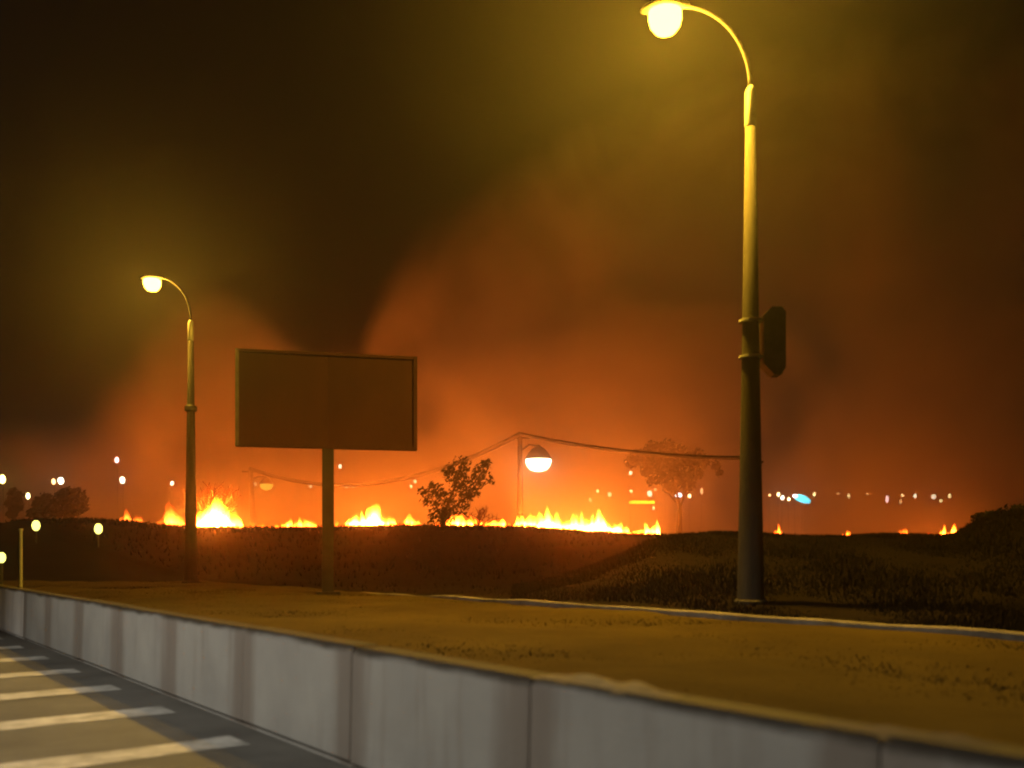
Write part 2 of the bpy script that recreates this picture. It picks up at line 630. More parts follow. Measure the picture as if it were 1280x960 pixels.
# assumed unseen lamp across the carriageway, added to light the road and the barrier
assumed_lamp_loc = RP(10.0, -6.2, 0.0)
assumed_lamp = tag(empty("street_lamp", assumed_lamp_loc), "white street lamp on the other side of the road", "street lamp")
p = MB()
p.tube([(0, 0, 0), (0, 0, 8.5), tuple(RP(0, .8, 9.0)), tuple(RP(0, 1.6, 9.1))], [.12, .07, .05, .05], 12)
obj("pole", p.mesh("pole", M["steel"], True), assumed_lamp)
p = MB()
p.box(RP(0, 1.8, 9.12), (.7, .28, .10), Matrix.Rotation(A, 3, 'Z'))
obj("luminaire", p.mesh("luminaire", M["steel"]), assumed_lamp)
ld = bpy.data.lights.new("white_lamp", 'SPOT')
ld.energy = ASSUMED_LAMP_POWER
ld.color = (1.0, 0.93, 0.80)
ld.spot_size = math.radians(108)
ld.spot_blend = 0.45
ld.shadow_soft_size = 0.15
lo = bpy.data.objects.new("white_lamp", ld)
lo.location = RP(0, 1.8, 8.95)
link(lo, assumed_lamp)
tgt = RP(10.0, -1.0, 0.0) - (assumed_lamp_loc + RP(0, 1.8, 8.95))
lo.rotation_euler = tgt.to_track_quat('-Z', 'Y').to_euler()

# ------------------------------------------------------------------ billboard seen from behind
bl, br = Vector((-6.51, 23.2, 0)), Vector((-2.32, 24.2, 0))
bd = (br - bl).normalized()
bw = (br - bl).length
bn = Vector((bd.y, -bd.x, 0))          # towards the road
zb0, zb1 = 4.11, 6.385
bc = (bl + br) / 2 + bd * -.02
gz = verge_z(0, 0) - .05
bill = tag(empty("billboard", (bc.x, bc.y, VERGE_Z)), "dark billboard panel on a single square post, fire glow behind it", "billboard")
rotb = Matrix.Rotation(math.atan2(bd.y, bd.x), 3, 'Z')
bill.rotation_euler = (0, 0, math.atan2(bd.y, bd.x))
zc, zh = (zb0 + zb1) / 2 - VERGE_Z, zb1 - zb0


def bpart(name, c, s, mat):
    q = MB()
    q.box((0, 0, 0), s)
    return obj(name, q.mesh(name, mat), bill, c)


bpart("back_panel", (-bw / 4, .049, zc), (bw / 2 - .004, .16, zh - .06), M["board"])
bpart("back_panel", (bw / 4, .047, zc), (bw / 2 - .004, .16, zh - .06), M["board"])
bpart("frame_rail", (0, .03, zc + zh / 2 - .03), (bw - .01, .24, .07), M["board"])
bpart("frame_rail", (0, .03, zc - zh / 2 + .03), (bw - .01, .24, .09), M["board"])
bpart("frame_stile", (-bw / 2 + .04, .028, zc), (.08, .27, zh + .01), M["darksteel"])["label"] = "pale metal edge strip"
bpart("frame_stile", (bw / 2 - .05, .028, zc), (.09, .27, zh + .01), M["board"])
q = MB()
q.box((0, 0, 0), (.27, .22, zc - zh / 2))
q.box((0, 0, -(zc - zh / 2) / 2 + .03), (.55, .5, .06))
obj("post", q.mesh("post", M["soot"]), bill, (0, .04, (zc - zh / 2) / 2 - .016))


# thin post by the left end of the barrier
mp_ = at(26, 690, 21.0)
q = MB()
q.tube([(0, 0, -.1), (0, 0, 1.45)], .035, 8)
q.tube([(0, 0, 1.45), (0, 0, 1.50)], .05, 8)
o = obj("marker_post", q.mesh("marker_post", M["steel"]), None, (mp_.x, mp_.y, VERGE_Z))
tag(o, "thin grey marker post behind the white end of the barrier", "post")

# pale sand lying on the coping of the barrier
def heap(t0, t1, hmax, label):
    vs, fs = [], []
    nt_, nn = 30, 8
    for i in range(nt_ + 1):
        a = i / nt_
        for j in range(nn + 1):
            b = j / nn
            h = hmax * (math.sin(math.pi * a) ** .6) * math.sin(math.pi * b)
            h *= .65 + .6 * mnoise.noise(Vector((a * 5 + t0, b * 2, 1)))
            wv = .02 * mnoise.noise(Vector((a * 6, b, 4 + t0)))
            vs.append(RP(t0 + (t1 - t0) * a, 3.335 + .21 * b + wv, .888 + max(h, 0)))
    for i in range(nt_):
        for j in range(nn):
            q0 = i * (nn + 1) + j
            fs.append((q0, q0 + nn + 1, q0 + nn + 2, q0 + 1))
    o = obj("sand_heap", mesh("sand_heap", vs, fs, M["sand" if t0 > 3 else "soil"], True))
    tag(o, label, "sand", "sand on the barrier coping")


heap(3.35, 4.45, .075, "longer pale sand patch on top of the barrier below the near lamp pole")
heap(1.6, 2.6, .045, "dull sand patch on top of the barrier near the right edge")


# ------------------------------------------------------------------ grass
def blades(name, pos, hgt, wid, mat, label, lean=.5):
    n = len(pos)
    ang = rng.uniform(0, 2 * np.pi, n)
    la = rng.uniform(0, 2 * np.pi, n)
    ll = rng.uniform(0, lean, n) * hgt
    dx, dy = np.cos(ang) * wid / 2, np.sin(ang) * wid / 2
    V = np.zeros((n, 3, 3))
    V[:, 0] = pos
    V[:, 1] = pos
    V[:, 0, 0] -= dx
    V[:, 0, 1] -= dy
    V[:, 1, 0] += dx
    V[:, 1, 1] += dy
    V[:, 2] = pos
    V[:, 2, 0] += np.cos(la) * ll
    V[:, 2, 1] += np.sin(la) * ll
    V[:, 2, 2] += hgt
    me = bpy.data.meshes.new(name)
    me.vertices.add(n * 3)
    me.vertices.foreach_set("co", V.reshape(-1))
    me.loops.add(n * 3)
    me.loops.foreach_set("vertex_index", np.arange(n * 3, dtype=np.int32))
    me.polygons.add(n)
    me.polygons.foreach_set("loop_start", np.arange(0, n * 3, 3, dtype=np.int32))
    me.polygons.foreach_set("loop_total", np.full(n, 3, dtype=np.int32))
    me.materials.append(mat)
    me.update()
    me.validate()
    o = obj(name, me)
    o["kind"] = "stuff"
    o["label"] = label
    return o


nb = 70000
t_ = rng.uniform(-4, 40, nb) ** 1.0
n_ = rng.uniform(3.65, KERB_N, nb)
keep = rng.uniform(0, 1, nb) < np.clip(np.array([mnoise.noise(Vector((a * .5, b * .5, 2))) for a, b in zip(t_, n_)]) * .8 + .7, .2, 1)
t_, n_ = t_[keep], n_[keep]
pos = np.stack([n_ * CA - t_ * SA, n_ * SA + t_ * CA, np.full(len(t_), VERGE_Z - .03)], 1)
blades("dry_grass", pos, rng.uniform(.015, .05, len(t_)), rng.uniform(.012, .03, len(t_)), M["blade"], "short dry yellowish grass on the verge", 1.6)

# scrub tufts over the slope, thicker on the two skylines
tp = []
for u in np.arange(-60, 1360, 1.0):
    for _ in range(16):
        Y = random.choice([random.uniform(56, 68), random.uniform(64, 67.5), random.uniform(20, 60)])
        X = (u + random.uniform(-.5, .5) - 640) / F * Y
        if X * CA + Y * SA > KERB_N + .28:
            tp.append((X, Y))
    if u > 640:
        for _ in range(110):
            Y = random.uniform(10.5, 30)
            X = (u + random.uniform(-.5, .5) - 640) / F * Y
            if X * CA + Y * SA > KERB_N + .28:
                tp.append((X, Y))
tp = np.array(tp)
tz = zfield(tp[:, 0], tp[:, 1]) - .06
clump = np.array([mnoise.noise(Vector((x * .5, y * .25, 7))) for x, y in tp])
hg = np.clip(.26 + clump * .14, .12, .5) * rng.uniform(.5, 1.2, len(tp)) * np.where(tp[:, 1] < 34, .55, 1.0)
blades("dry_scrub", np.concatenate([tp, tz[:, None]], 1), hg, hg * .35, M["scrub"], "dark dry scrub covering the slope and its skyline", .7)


# ------------------------------------------------------------------ trees
def foliage_mesh(name, clumps, count, leaf, mat):
    """leaf-sized quads spread through clumps (cx, cy, cz, rx, ry, rz)"""
    vol = [c[3] * c[5] for c in clumps]
    tot = sum(vol)
    vs, fs = [], []
    for c, vv in zip(clumps, vol):
        for _ in range(int(count * vv / tot)):
            d = Vector((random.gauss(0, 1), random.gauss(0, 1), random.gauss(0, 1))).normalized() * (random.random() ** .45)
            p = Vector((c[0] + d.x * c[3], c[1] + d.y * c[4], c[2] + d.z * c[5]))
            n1 = Vector((random.gauss(0, 1), random.gauss(0, 1), random.gauss(0, 1))).normalized()
            n2 = n1.orthogonal().normalized()
            n3 = n1.cross(n2)
            s = leaf * random.uniform(.6, 1.4)
            b = len(vs)
            vs += [p - n2 * s, p + n3 * s * .45, p + n2 * s, p - n3 * s * .45]
            fs.append((b, b + 1, b + 2, b + 3))
    return mesh(name, vs, fs, mat)


def tree(name, base, label, cat, clumps, count, leaf, leafmat, tr, forks, group=None):
    root = tag(empty(name, base), label, cat, group)
    t = MB()
    for pts, r0, r1 in forks:
        n = len(pts)
        t.tube(pts, [r0 + (r1 - r0) * i / (n - 1) for i in range(n)], 8)
    tk = obj("trunk", t.mesh("trunk", M["bark"], True), root)
    obj("crown", foliage_mesh("crown", clumps, count, leaf, leafmat), root)
    return root


# young tree in front of the flames
YT = 60.0
def yt(u, v, dy=0.0):
    p = at(u, v, YT)
    return (p.x - yb.x, dy, p.z - yb.z)


yb = at(553, 659, YT)
yb.z = zf(yb.x, yb.y) - .1
cl = []
for u, v, r in ((577, 582, 13), (570, 592, 17), (560, 588, 8), (602, 590, 13), (607, 580, 8), (596, 602, 13), (612, 600, 6), (541, 612, 12), (553, 622, 16), (575, 608, 15), (583, 620, 13), (532, 626, 8), (527, 614, 7), (563, 636, 15), (546, 640, 12), (578, 634, 10), (593, 618, 9), (556, 651, 13), (540, 652, 7)):
    x, y, z = yt(u, v, random.uniform(-.5, .5))
    rr = px(r, YT)
    cl.append((x, y, z, rr, rr * 1.1, rr))
forks = [([(0, 0, -.2), (0.05, 0, .5), (.2, .05, 1.2), yt(570, 605), yt(575, 584)], .16, .03),
         ([(0.1, 0, .7), yt(572, 630, .2), yt(592, 612, .3), yt(604, 586, .3)], .09, .02),
         ([(0.03, 0, .4), yt(545, 632, -.2), yt(535, 615, -.2)], .07, .015),
         ([(.15, 0, 1.0), yt(585, 622, -.4), yt(610, 604, -.4)], .06, .015)]
tree("young_tree", yb, "leafy young tree standing in front of the burning grass, gaps in its crown", "tree", cl, 1750, .14, M["leaf"], None, forks)


def dark_tree(name, u, v0, v1, w, Y, label, count=1500, cat="tree", mat="leaf_dark", group=None, lumps=11, leaf=.22):
    """round crowned tree with base row v1, top row v0, crown width w (photograph pixels at distance Y)"""
    b = at(u, v1, Y)
    b.z = zf(b.x, b.y) - .15
    H = at(u, v0, Y).z - b.z
    W = px(w, Y)
    cl = []
    for _ in range(lumps):
        a = random.uniform(0, 2 * math.pi)
        r = random.uniform(.1, .36) * W
        zz = random.uniform(.34, .84) * H
        rr = random.uniform(.15, .24) * W
        cl.append((r * math.cos(a), r * math.sin(a) * .8, zz, rr, rr, min(rr, H - zz)))
    cl.append((0, 0, .72 * H, .3 * W, .3 * W, .28 * H))
    forks = [([(0, 0, -.3), (.03 * W, 0, .25 * H), (-.02 * W, .02 * W, .5 * H), (.02 * W, 0, .8 * H)], .06 * H, .015 * H)]
    for k in range(4):
        a = k * 1.6 + .4
        forks.append(([(.02 * W, 0, .28 * H), (.15 * W * math.cos(a), .15 * W * math.sin(a), .5 * H), (.3 * W * math.cos(a), .3 * W * math.sin(a), .68 * H)], .03 * H, .008 * H))
    return tree(name, b, label, cat, cl, count, leaf, M[mat], None, forks, group)


dark_tree("round_tree", 90, 608, 653, 54, 72, "dark rounded tree on the left skyline, right one of the three", 1700)
dark_tree("round_tree", 54, 616, 653, 40, 73, "low dark tree in the middle of the three on the left skyline", 1200)
dark_tree("round_tree", 17, 609, 653, 26, 74, "narrow dark tree at the left edge of the skyline", 1000)
YB = 76.0
bb = at(846, 661, YB)
bb.z = zf(bb.x, bb.y) - .2


def bt(u, v, dy=0.0):
    p = at(u, v, YB)
    return (p.x - bb.x, dy, p.z - bb.z)


cl = []
for u, v, r in ((798, 572, 13), (789, 578, 8), (815, 563, 13), (832, 560, 12), (806, 590, 8), (816, 582, 15), (834, 576, 17), (850, 564, 13), (838, 590, 15), (860, 578, 14), (872, 568, 10), (824, 599, 10), (852, 598, 12), (882, 576, 9), (872, 590, 10), (893, 583, 7), (842, 608, 10), (812, 602, 7), (864, 606, 9), (900, 590, 5)):
    x, y, z = bt(u, v, random.uniform(-1.5, 1.5))
    rr = px(r, YB)
    cl.append((x, y, z, rr, rr * 1.2, rr * .85))
forks = [([(0, 0, -.2), bt(849, 630), bt(843, 600), bt(838, 575)], .15, .04),
         ([(.3, .2, -.2), bt(852, 632, .3), bt(860, 605, .3), bt(872, 575, .3)], .12, .03),
         ([bt(845, 628), bt(828, 605, .4), bt(806, 580, .5)], .08, .03),
         ([bt(844, 618), bt(860, 598, -.3), bt(874, 577, -.4)], .07, .03)]
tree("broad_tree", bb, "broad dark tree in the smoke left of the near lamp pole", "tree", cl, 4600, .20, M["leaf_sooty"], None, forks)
dark_tree("bush", 1238, 640, 668, 70, 30, "dark bush on the bank at the right edge", 2200, "bush", lumps=14, leaf=.09)
dark_tree("bush", 1290, 630, 668, 80, 32, "dark bush cut by the right edge of the picture", 1500, "bush", lumps=12, leaf=.09)


def bare_shrub(u, v0, v1, w, Y, label, n=26, thick=1.0):
    b = at(u, v1, Y)
    b.z = zf(b.x, b.y) - .1
    H = at(u, v0, Y).z - b.z
    W = px(w, Y)
    root = tag(empty("bare_shrub", b), label, "shrub")
    for k in range(n):
        q = MB()
        a = random.uniform(0, 2 * math.pi)
        r = random.uniform(.1, .5) * W
        h = H * random.uniform(.5, 1.0) * (1 - .4 * (r / (.5 * W)) ** 2)
        e = Vector((r * math.cos(a), r * math.sin(a) * .6, h))
        mid = e * .5 + Vector((random.uniform(-.12, .12), random.uniform(-.1, .1), .12)) * H
        q.tube([(0, 0, 0), mid, e], [.07 * thick, .05 * thick, .03 * thick], 5)
        for _ in range(3):
            s = mid.lerp(e, random.uniform(.0, .8))
            q.tube([s, s + Vector((random.uniform(-.2, .2), random.uniform(-.15, .15), random.uniform(.05, .25))) * H], [.04 * thick, .02 * thick], 4)
        obj("branch", q.mesh("branch", M["twig"]), root)
    return root


bare_shrub(274, 592, 660, 84, 70.3, "bare reddish shrub rising out of the biggest blaze")
bare_shrub(597, 628, 660, 84, 64.5, "bare scorched shrub at the right foot of the young tree", 16, .55)

# ------------------------------------------------------------------ fires: each patch of burning grass is a thing, each tongue a part
FLAMES = []
for k in range(9):
    ring, lev = 8, 10
    vs, fs = [], []
    bend = random.uniform(-.1, .35)
    ph = random.uniform(0, 6)
    for i in range(lev):
        h = i / (lev - 1)
        r = (.32 * (1 - h) ** .75 * (0.55 + 1.1 * math.sin(min(h * 2.2 + .35, 1.57)))) if h < 1 else 0.004
        cx = bend * h * h + .34 * mnoise.noise(Vector((h * 2.6, k * 5.3, 1.7))) * h
        cyy = .08 * math.sin(h * 4 + ph * 2) * h
        for j in range(ring):
            a = 2 * math.pi * j / ring + h
            w_ = 1 + 1.1 * h * mnoise.noise(Vector((math.cos(a) * 1.6 + k * 9, math.sin(a) * 1.6, h * 3.2))) + .2 * math.sin(3 * a + ph)
            vs.append((cx + r * w_ * math.cos(a), cyy + r * w_ * math.sin(a), h))
    for i in range(lev - 1):
        for j in range(ring):
            a, b = i * ring + j, i * ring + (j + 1) % ring
            fs.append((a, b, b + ring, a + ring))
    fs.append(tuple(range(ring))[::-1])
    FLAMES.append((vs, fs))
FM = {m: [mesh("flame", v, f, M[m], True) for v, f in FLAMES] for m in ("flame_hot", "flame", "flame_low")}


def fire(u0, u1, vtop, vbase, Y, n, mat, label, wide=None, depth=2.0, shape=None):
    X0, X1 = at(u0, 0, Y).x, at(u1, 0, Y).x
    Xc = (X0 + X1) / 2
    zb = zf(Xc, Y)
    root = tag(empty("grass_fire", (Xc, Y, zb)), label, "fire", "patches of burning grass")
    H = px(vbase - vtop, Y)
    for i in range(n):
        q = (i + random.uniform(.1, .9)) / n
        x = X0 + (X1 - X0) * q
        env = shape(q) if shape else (math.sin(math.pi * min(max(q, .06), .94)) ** .5)
        r = random.random()
        h = 1.08 * H * env * (.48 + .54 * r ** 2.2)
        wd = (wide or .85) * random.uniform(.6, 1.5) * (.6 + .4 * env) * (1.6 - .7 * r)
        dy = random.uniform(-.5, .5) * depth
        f = obj("flame", random.choice(FM[mat]), root)
        zz = at(640, vbase, Y).z - .18 if vbase else zf(x, Y)
        f.location = (x - Xc, dy, zz - zb)
        f.scale = (wd, wd * .8, h + .15)
        f.rotation_euler = (random.uniform(-.1, .1), random.uniform(-.05, .2), random.uniform(0, 6.28))
    return root


FY = 69.0
bell = lambda q: math.exp(-((q - .42) / .26) ** 2) * .9 + .12
fire(150, 178, 633, 654, 71, 8, "flame_low", "small dull red fire left of the far street lamp", .7)
fire(203, 236, 626, 660, FY + 1, 14, "flame_low", "dull orange fire just left of the far street lamp pole", .9)
fire(241, 308, 622, 664, FY, 46, "flame_hot", "biggest blaze, just right of the far street lamp pole", 1.5, 3, bell)
fire(304, 342, 650, 663, FY, 18, "flame_low", "low fringe of fire between the big blaze and the billboard post", .6)
fire(338, 404, 645, 664, FY, 34, "flame", "low row of flames left of the billboard post", .65)
fire(403, 440, 650, 663, FY, 16, "flame", "low fire at the foot of the billboard post", .6)
fire(436, 480, 622, 660, FY, 30, "flame_hot", "tall isolated fire right of the billboard post", .7, 2.0, lambda q: .42 + .58 * math.exp(-((q - .68) / .28) ** 2))
fire(480, 526, 638, 661, FY, 22, "flame", "row of small separate flames left of the young tree", .6, 1.5, lambda q: .35 + .65 * abs(math.sin(q * 7)))
fire(535, 620, 641, 661, FY, 40, "flame", "fire burning behind the foot of the young tree", .8)
fire(612, 774, 630, 665, FY, 110, "flame_hot", "longest wall of flame right of the young tree", .72, 2.5, lambda q: .48 + .30 * math.sin(math.pi * q) + .22 * math.sin(q * 23 + 1) * math.sin(q * 9))
fire(768, 790, 650, 668, FY, 7, "flame", "small gap fire past the end of the long flame wall", .5)
fire(790, 822, 646, 670, FY, 11, "flame_hot", "last small fire at the right end of the main fire line", .6, 1.5, lambda q: .4 + .6 * q)
fire(960, 986, 650, 676, FY, 14, "flame", "small fire just right of the near lamp pole", .35, 1.5, lambda q: .35 + .65 * math.exp(-((q - .55) / .2) ** 2))
fire(1054, 1063, 656, 677, FY, 5, "flame", "tiny lone flame on the dark bank right of the near lamp pole", .4)
fire(1124, 1138, 658, 677, FY, 12, "flame", "small fire left of the rightmost blaze", .4)
fire(1138, 1164, 666, 676, FY, 6, "flame_low", "low ember strip joining the two right fires", .5)
fire(1162, 1192, 652, 678, FY, 26, "flame_hot", "rightmost blaze beside the dark bank", .45, 2.0, lambda q: .45 + .55 * q)


# ------------------------------------------------------------------ utility poles with bowl lamps, and their wire
def utility_pole(u_top, v_top, u_bot, Y, r, lamp, label, group="wooden utility poles with bowl lamps"):
    b = at(u_bot, 660, Y)
    b.z = zf(b.x, b.y) - .2
    top = at(u_top, v_top, Y)
    root = tag(empty("utility_pole", b), label, "utility pole", group)
    t = top - b
    q = MB()
    q.tube([(0, 0, 0), t * .5, t], [r, r * .85, r * .65], 10)
    obj("pole", q.mesh("pole", M["wood"], True), root)
    q = MB()
    q.box(t + Vector((0, -.05, -.25)), (1.5, .14, .14))
    obj("cross_arm", q.mesh("cross_arm", M["wood"]), root)
    if lamp:
        ul, vl, wpx, mat = lamp
        c = at(ul, vl, Y) - b
        R = px(wpx, Y) / 2
        q = MB()
        q.tube([Vector((t.x, 0, c.z + R * .6)), Vector(((t.x + c.x) / 2, 0, c.z + R * 1.1)), Vector((c.x, 0, c.z + R * 1.0))], .07, 8)
        obj("bracket", q.mesh("bracket", M["darksteel"], True), root)
        q = MB()
        q.lathe([(R * 1.0, 0), (R * .97, .12 * R), (R * .8, .45 * R), (R * .5, .8 * R), (R * .2, .98 * R), (R * .1, 1.1 * R)], c=c, seg=20)
        sh = obj("lamp_shade", q.mesh("lamp_shade", M["shade"], True), root)
        q = MB()
        q.lathe([(R * .25, -.92 * R), (R * .62, -.8 * R), (R * .88, -.5 * R), (R * .98, -.18 * R), (R * .96, -.01)], c=c, seg=20)
        obj("glass_bowl", q.mesh("glass_bowl", mat, True), sh)
    return top


w2 = utility_pole(650, 543, 650, 72.5, .25, (673, 574, 33, M["bowl_white"]), "utility pole with a large bright white bowl lamp behind the long flame wall")
w1 = utility_pole(313, 586, 318, 88, .28, (333, 605, 17, M["bowl_green"]), "thin leaning utility pole with a dim yellow green lamp left of the billboard post")
w0 = utility_pole(213, 611, 213, 165, .28, (227, 636, 13, M["bowl_green"]), "farthest utility pole, left of the far street lamp, lamp low over the flames")
w3_added = utility_pole(940, 573, 940, 67, .26, None, "utility pole standing behind the near street lamp")  # unseen pole, added only to hold the wire's end


def wire(a, b, sag, label, r=.11):
    pts = []
    for i in range(25):
        q = i / 24
        p = a.lerp(b, q)
        p.z -= 4 * sag * q * (1 - q)
        pts.append(p)
    m = MB()
    c = pts[0].copy()
    m.tube([p - c for p in pts], r, 6)
    o = obj("overhead_wire", m.mesh("overhead_wire", M["cable"], True), None, c)
    tag(o, label, "wire", "overhead wires between the utility poles")


off = Vector((0, -.1, .02))
wire(w1 + off, w2 + off, 2.5, "sagging wire between the billboard and the pole with the white lamp", .17)
wire(w2 + off, w3_added + off, .45, "wire from the pole with the white lamp to the near street lamp", .15)

# ------------------------------------------------------------------ lights of the town beyond the fire
EM = {}


def emat(color, s):
    k = (color, s)
    if k not in EM:
        EM[k] = glow("lit_lamp", color, s)
    return EM[k]


WARM, WHITE, YEL, PINK, CYAN, COOL = (1, .72, .30), (1, .88, .62), (1, .80, .18), (1, .62, .62), (.10, .95, .95), (.85, .92, 1)
DIM = (1, .50, .18)
LIGHTS = [
    (3, 599, 9, 14, YEL, 9, "yellow town lamp at the left edge above the narrow dark tree"),
    (76, 601, 9, 11, WHITE, 14, "bright white town lamp right above the rounded dark tree"),
    (67, 602, 6, 9, DIM, 3, "dull orange town lamp touching the bright white one on its left"),  # ghost of the lamp above, added as a lamp of its own
    (35, 620, 6, 10, WARM, 7, "small warm town lamp between two dark trees at left"),
    (153, 600, 8, 11, WHITE, 14, "bright town lamp below the pink one at left"),
    (146, 575, 6, 9, PINK, 3, "pinkish town lamp, highest of those at left"),
    (215, 604, 5, 7, WHITE, 9, "small town lamp just left of the far lamp pole"),
    (319, 605, 4, 6, DIM, 5, "tiny town lamp beside the thin leaning utility pole"),
    (388, 608, 4, 5, WARM, 5, "tiny town lamp just left of the billboard post"),
    (425, 583, 6, 7, WHITE, 12, "white town lamp right under the billboard, right of its post"),
    (433, 608, 5, 6, WARM, 8, "left lamp of the close pair right of the billboard post"),
    (442, 607, 5, 6, WARM, 8, "right lamp of the close pair right of the billboard post"),
    (514, 608, 4, 6, WARM, 8, "lower lamp of the pair left of the young tree"),
    (519, 602, 5, 6, WARM, 8, "upper lamp of the pair left of the young tree"),
    (738, 625, 4, 6, DIM, 5, "faint low town lamp right of the bowl lamp, over the flame wall"),
    (747, 614, 5, 5, WARM, 6, "leftmost town lamp of the row under the broad tree"),
    (762, 618, 6, 6, WARM, 9, "second town lamp of the row under the broad tree"),
    (788, 591, 6, 6, WHITE, 9, "lone high town lamp in front of the broad tree crown"),
    (789, 614, 5, 5, WARM, 7, "third town lamp of the row, above the lit canopy"),
    (812, 617, 8, 9, WHITE, 14, "round bright town lamp just above the right end of the lit canopy"),
    (819, 612, 5, 4, DIM, 4, "faint orange town lamp touching the round bright one"),
    (832, 610, 6, 6, WARM, 9, "warm town lamp between the round bright lamp and the blue white floodlight"),
    (848, 619, 11, 8, COOL, 16, "blue white floodlight, broadest of the row under the broad tree"),
    (862, 620, 5, 6, WARM, 8, "small town lamp just right of the blue white floodlight"),
    (877, 614, 5, 10, DIM, 1.6, "dim tall lamp at the right end of the row left of the near pole"),
    (817, 635, 4, 7, WARM, 4, "small low lamp under the right end of the lit canopy"),
    (962, 619, 4, 4, DIM, 3, "faint lamp hugging the near lamp pole"),
    (973, 618, 5, 6, WARM, 9, "first of three lamps left of the cyan sign"),
    (978, 622, 6, 7, WHITE, 12, "middle and brightest of three lamps left of the cyan sign"),
    (986, 624, 5, 6, WARM, 9, "third of three lamps, nearest the cyan sign"),
    (994, 620, 9, 6, COOL, 14, "white floodlight at the top left corner of the cyan sign"),
    (1018, 618, 5, 6, WARM, 9, "warm lamp just right of the cyan sign"),
    (1048, 617, 7, 4, DIM, 2, "faint wide lamp between the cyan sign and the slim lamp"),
    (1061, 620, 4, 7, WARM, 9, "slim warm lamp halfway between cyan sign and pink lamp"),
    (1084, 617, 5, 4, DIM, 2, "faint lamp just left of the tall pink lamp"),
    (1109, 624, 5, 12, PINK, 7, "tall pink lamp right of the near lamp pole"),
    (1126, 627, 5, 9, DIM, 3, "dim low lamp between pink lamp and white lamp"),
    (1128, 619, 5, 5, WARM, 6, "small lamp just above the dim one right of the pink lamp"),
    (1144, 620, 5, 8, WHITE, 9, "white lamp above the small fire at right"),
    (1167, 621, 8, 8, WHITE, 14, "bright round lamp above the rightmost blaze"),
    (1176, 626, 5, 6, WARM, 9, "lower lamp just right of the bright round lamp"),
    (1187, 620, 5, 8, WARM, 7, "last town lamp on the right"),
]
bulb_cache = {}
for u, v, wpx, hpx, c, s, lab in LIGHTS:
    Y = 128.0 + (u * 37 % 23)
    p = at(u, v, Y)
    gz = zf(p.x, p.y) - .2
    q = MB()
    q.tube([(0, .25, 0), (0, .25, p.z - gz)], [.07, .05], 6)  # poles mostly unseen, added to hold the lamp heads
    o = obj("town_lamp", q.mesh("town_lamp", M["darksteel"]), None, (p.x, p.y, gz))
    tag(o, lab, "street lamp", "lights of the town beyond the fire")
    q = MB()
    a, b = px(wpx, Y) / 2 * .8, px(hpx, Y) / 2 * .8
    q.lathe([(a * .3, -.95 * b), (a * .75, -.66 * b), (a, 0), (a * .75, .66 * b), (a * .3, .95 * b)], seg=10)
    h = obj("lamp_head", q.mesh("lamp_head", emat(c, s * 3), True), o, (0, 0, p.z - gz))

# cyan sign and lit canopy
Y = 140.0
p = at(1003, 623.5, Y)
gz = zf(p.x, p.y) - .2
sg = tag(empty("lit_sign", (p.x, p.y, gz)), "glowing cyan sign leaning down to the right beside the near lamp pole", "sign")
q = MB()
q.tube([(0, .3, 0), (0, .3, p.z - gz)], .12, 8)  # post added to hold the sign up
obj("post", q.mesh("post", M["darksteel"]), sg)
q = MB()
L, Hh = px(22, Y) / 2, px(9, Y) / 2
k = 14
for yy in (-.12, .12):
    for i in range(k):
        a = 2 * math.pi * i / k
        x, z = L * math.cos(a), Hh * math.sin(a)
        q.v.append((x * .93 + z * .36, yy, z * .93 - x * .36))
q.f += [tuple(range(k)), tuple(range(k, 2 * k))[::-1]] + [(i, i + k, (i + 1) % k + k, (i + 1) % k) for i in range(k)]
obj("sign_face", q.mesh("sign_face", emat((.02, .70, .85), 11.0)), sg, (0, 0, p.z - gz))

p = at(802, 628, Y)
gz = zf(p.x, p.y) - .2
cn = tag(empty("canopy", (p.x, p.y, gz)), "low canopy with a yellow green light strip under the broad tree", "canopy")
Wc = px(31, Y)
q = MB()
q.box((0, 0.6, p.z - gz + .28), (Wc + .3, 2.0, .22))  # roof and its posts are added to carry the light strip
rf = obj("roof", q.mesh("roof", M["darksteel"]), cn)
q = MB()
q.box((0, -.48, p.z - gz), (Wc, .12, .34))
obj("light_strip", q.mesh("light_strip", emat((.65, .85, .02), 20.0)), rf)
for sx in (-1, 1):
    q = MB()
    q.tube([(sx * Wc * .45, .6, 0), (sx * Wc * .45, .6, p.z - gz + .17)], .10, 8)
    obj("post", q.mesh("post", M["darksteel"]), cn)

# flare ghosts over the dark slope at left, added as small globes on posts
for u, v, Y, lab in ((45, 657, 48, "yellow green marker lamp below the dark trees, left of the other one on the skyline"),
                     (123, 661, 46, "yellow green marker lamp on the dark slope right of the rounded tree"),
                     (2, 697, 27, "yellow green marker lamp at the left edge above the white barrier end")):
    p = at(u, v, Y)
    gz = min(zf(p.x, p.y), p.z - .3)
    o = obj("marker_lamp", None, None, (p.x, p.y, gz))
    tag(o, lab, "lamp", "yellow green marker lamps at left")
    q = MB()
    q.tube([(0, 0, -.1), (0, 0, p.z - gz - px(5, Y))], .04, 8)
    obj("post", q.mesh("post", M["darksteel"]), o)
    q = MB()
    r = px(5.3, Y)
    q.lathe([(r * .35, -1.2 * r), (r * .78, -.72 * r), (r * .92, 0), (r * .78, .72 * r), (r * .35, 1.2 * r)], seg=14)
    obj("globe", q.mesh("globe", emat((1.0, .92, .18), 3.0), True), o, (0, 0, p.z - gz))

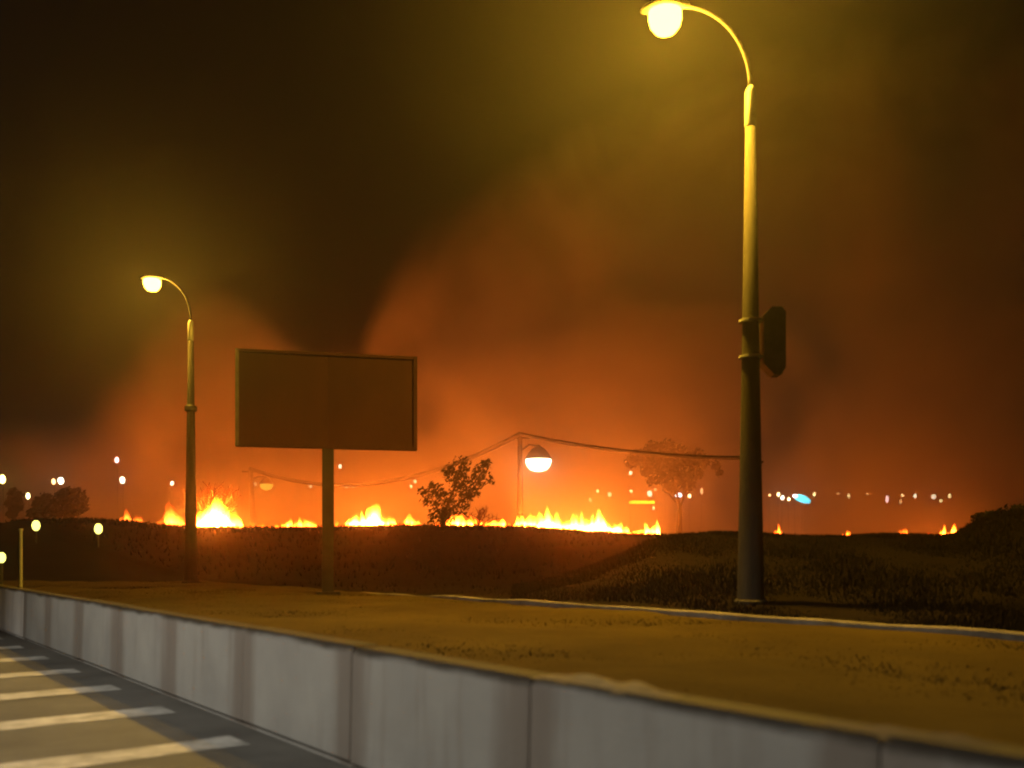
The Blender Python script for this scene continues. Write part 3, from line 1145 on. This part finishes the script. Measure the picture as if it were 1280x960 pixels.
# ------------------------------------------------------------------ smoke over the fire line
def volume_box(name, lo, hi, mat, label):
    q = MB()
    c = [(lo[i] + hi[i]) / 2 for i in range(3)]
    q.box((0, 0, 0), [hi[i] - lo[i] for i in range(3)])
    o = obj(name, q.mesh(name, mat), None, c)
    o["kind"] = "stuff"
    o["label"] = label
    o.visible_shadow = True
    return o


m, nt, out_ = nodes("smoke")
m.node_tree.nodes.active = out_
geo = N(nt, "ShaderNodeNewGeometry")
sep = N(nt, "ShaderNodeSeparateXYZ")
nt.links.new(geo.outputs["Position"], sep.inputs[0])
SX0, SX1, SY0, SY1, SZ1 = -85.0, 95.0, 70.5, 112.0, 74.0
# height of the plume's upper edge along its length (metres)
PROF = [(-85, 5), (-39.1, 7.6), (-37.8, 10.1), (-35.4, 11.1), (-33.0, 10.0), (-31.4, 12.0), (-28.1, 15.9), (-24.4, 19.9), (-20.7, 20.8), (-18.3, 18.9), (-15.3, 16.4), (-11.6, 16.2), (-10.5, 19.6), (-8.5, 23.3), (-4.9, 26.0), (3.7, 32.1), (15.9, 38.2), (39.1, 41.3), (95, 44)]
fc = N(nt, "ShaderNodeFloatCurve")
cv = fc.mapping.curves[0]
cv.points[0].location = (0, PROF[0][1] / 74.0)
cv.points[1].location = (1, PROF[-1][1] / 74.0)
for x, z in PROF[1:-1]:
    cv.points.new((x - SX0) / (SX1 - SX0), z / 74.0)
fc.mapping.update()
nA = N(nt, "ShaderNodeTexNoise", Scale=0.085, Detail=5, Roughness=0.6)
nt.links.new(geo.outputs["Position"], nA.inputs["Vector"])
nB = N(nt, "ShaderNodeTexNoise", Scale=0.07, Detail=5, Roughness=0.6, Distortion=0.8)
nt.links.new(geo.outputs["Position"], nB.inputs["Vector"])
xx = math_node(nt, 'DIVIDE', math_node(nt, 'SUBTRACT', sep.outputs[0], SX0), SX1 - SX0)
nt.links.new(xx, fc.inputs["Value"])
top = math_node(nt, 'MULTIPLY', fc.outputs[0], 74.0)
hh = math_node(nt, 'ADD', math_node(nt, 'SUBTRACT', top, sep.outputs[2]), math_node(nt, 'MULTIPLY', math_node(nt, 'SUBTRACT', nA.outputs["Fac"], 0.5), 8.0))
mask = N(nt, "ShaderNodeMapRange")
mask.interpolation_type = 'SMOOTHSTEP'
mask.inputs["From Min"].default_value = -1.0
mask.inputs["From Max"].default_value = 2.2
nt.links.new(hh, mask.inputs["Value"])
bil = N(nt, "ShaderNodeMapRange")
bil.inputs["From Min"].default_value = 0.38
bil.inputs["From Max"].default_value = 0.64
bil.inputs["To Min"].default_value = 0.14
bil.inputs["To Max"].default_value = 2.0
nt.links.new(nB.outputs["Fac"], bil.inputs["Value"])
dens = math_node(nt, 'MULTIPLY', math_node(nt, 'MULTIPLY', mask.outputs[0], bil.outputs[0]), SMOKE_DENSITY)
pv = N(nt, "ShaderNodeVolumePrincipled")
pv.inputs["Color"].default_value = (0.80, 0.72, 0.62, 1)
pv.inputs["Anisotropy"].default_value = 0.15
nt.links.new(dens, pv.inputs["Density"])
nt.links.new(pv.outputs[0], out_.inputs["Volume"])
m.cycles.volume_step_rate = 0.8
volume_box("smoke", (SX0, SY0, 1.4), (SX1, SY1, SZ1), m, "orange lit smoke plume rising behind the fire line")

# ------------------------------------------------------------------ haze in the night air
m, nt, out_ = nodes("haze")
pv = N(nt, "ShaderNodeVolumePrincipled", Density=HAZE_DENSITY, Anisotropy=0.925)
pv.inputs["Color"].default_value = (0.95, 0.90, 0.82, 1)
nt.links.new(pv.outputs[0], out_.inputs["Volume"])
volume_box("haze", (-405, -65, -1.1), (405, 605, 78), m, "thin even smoke haze in the night air")
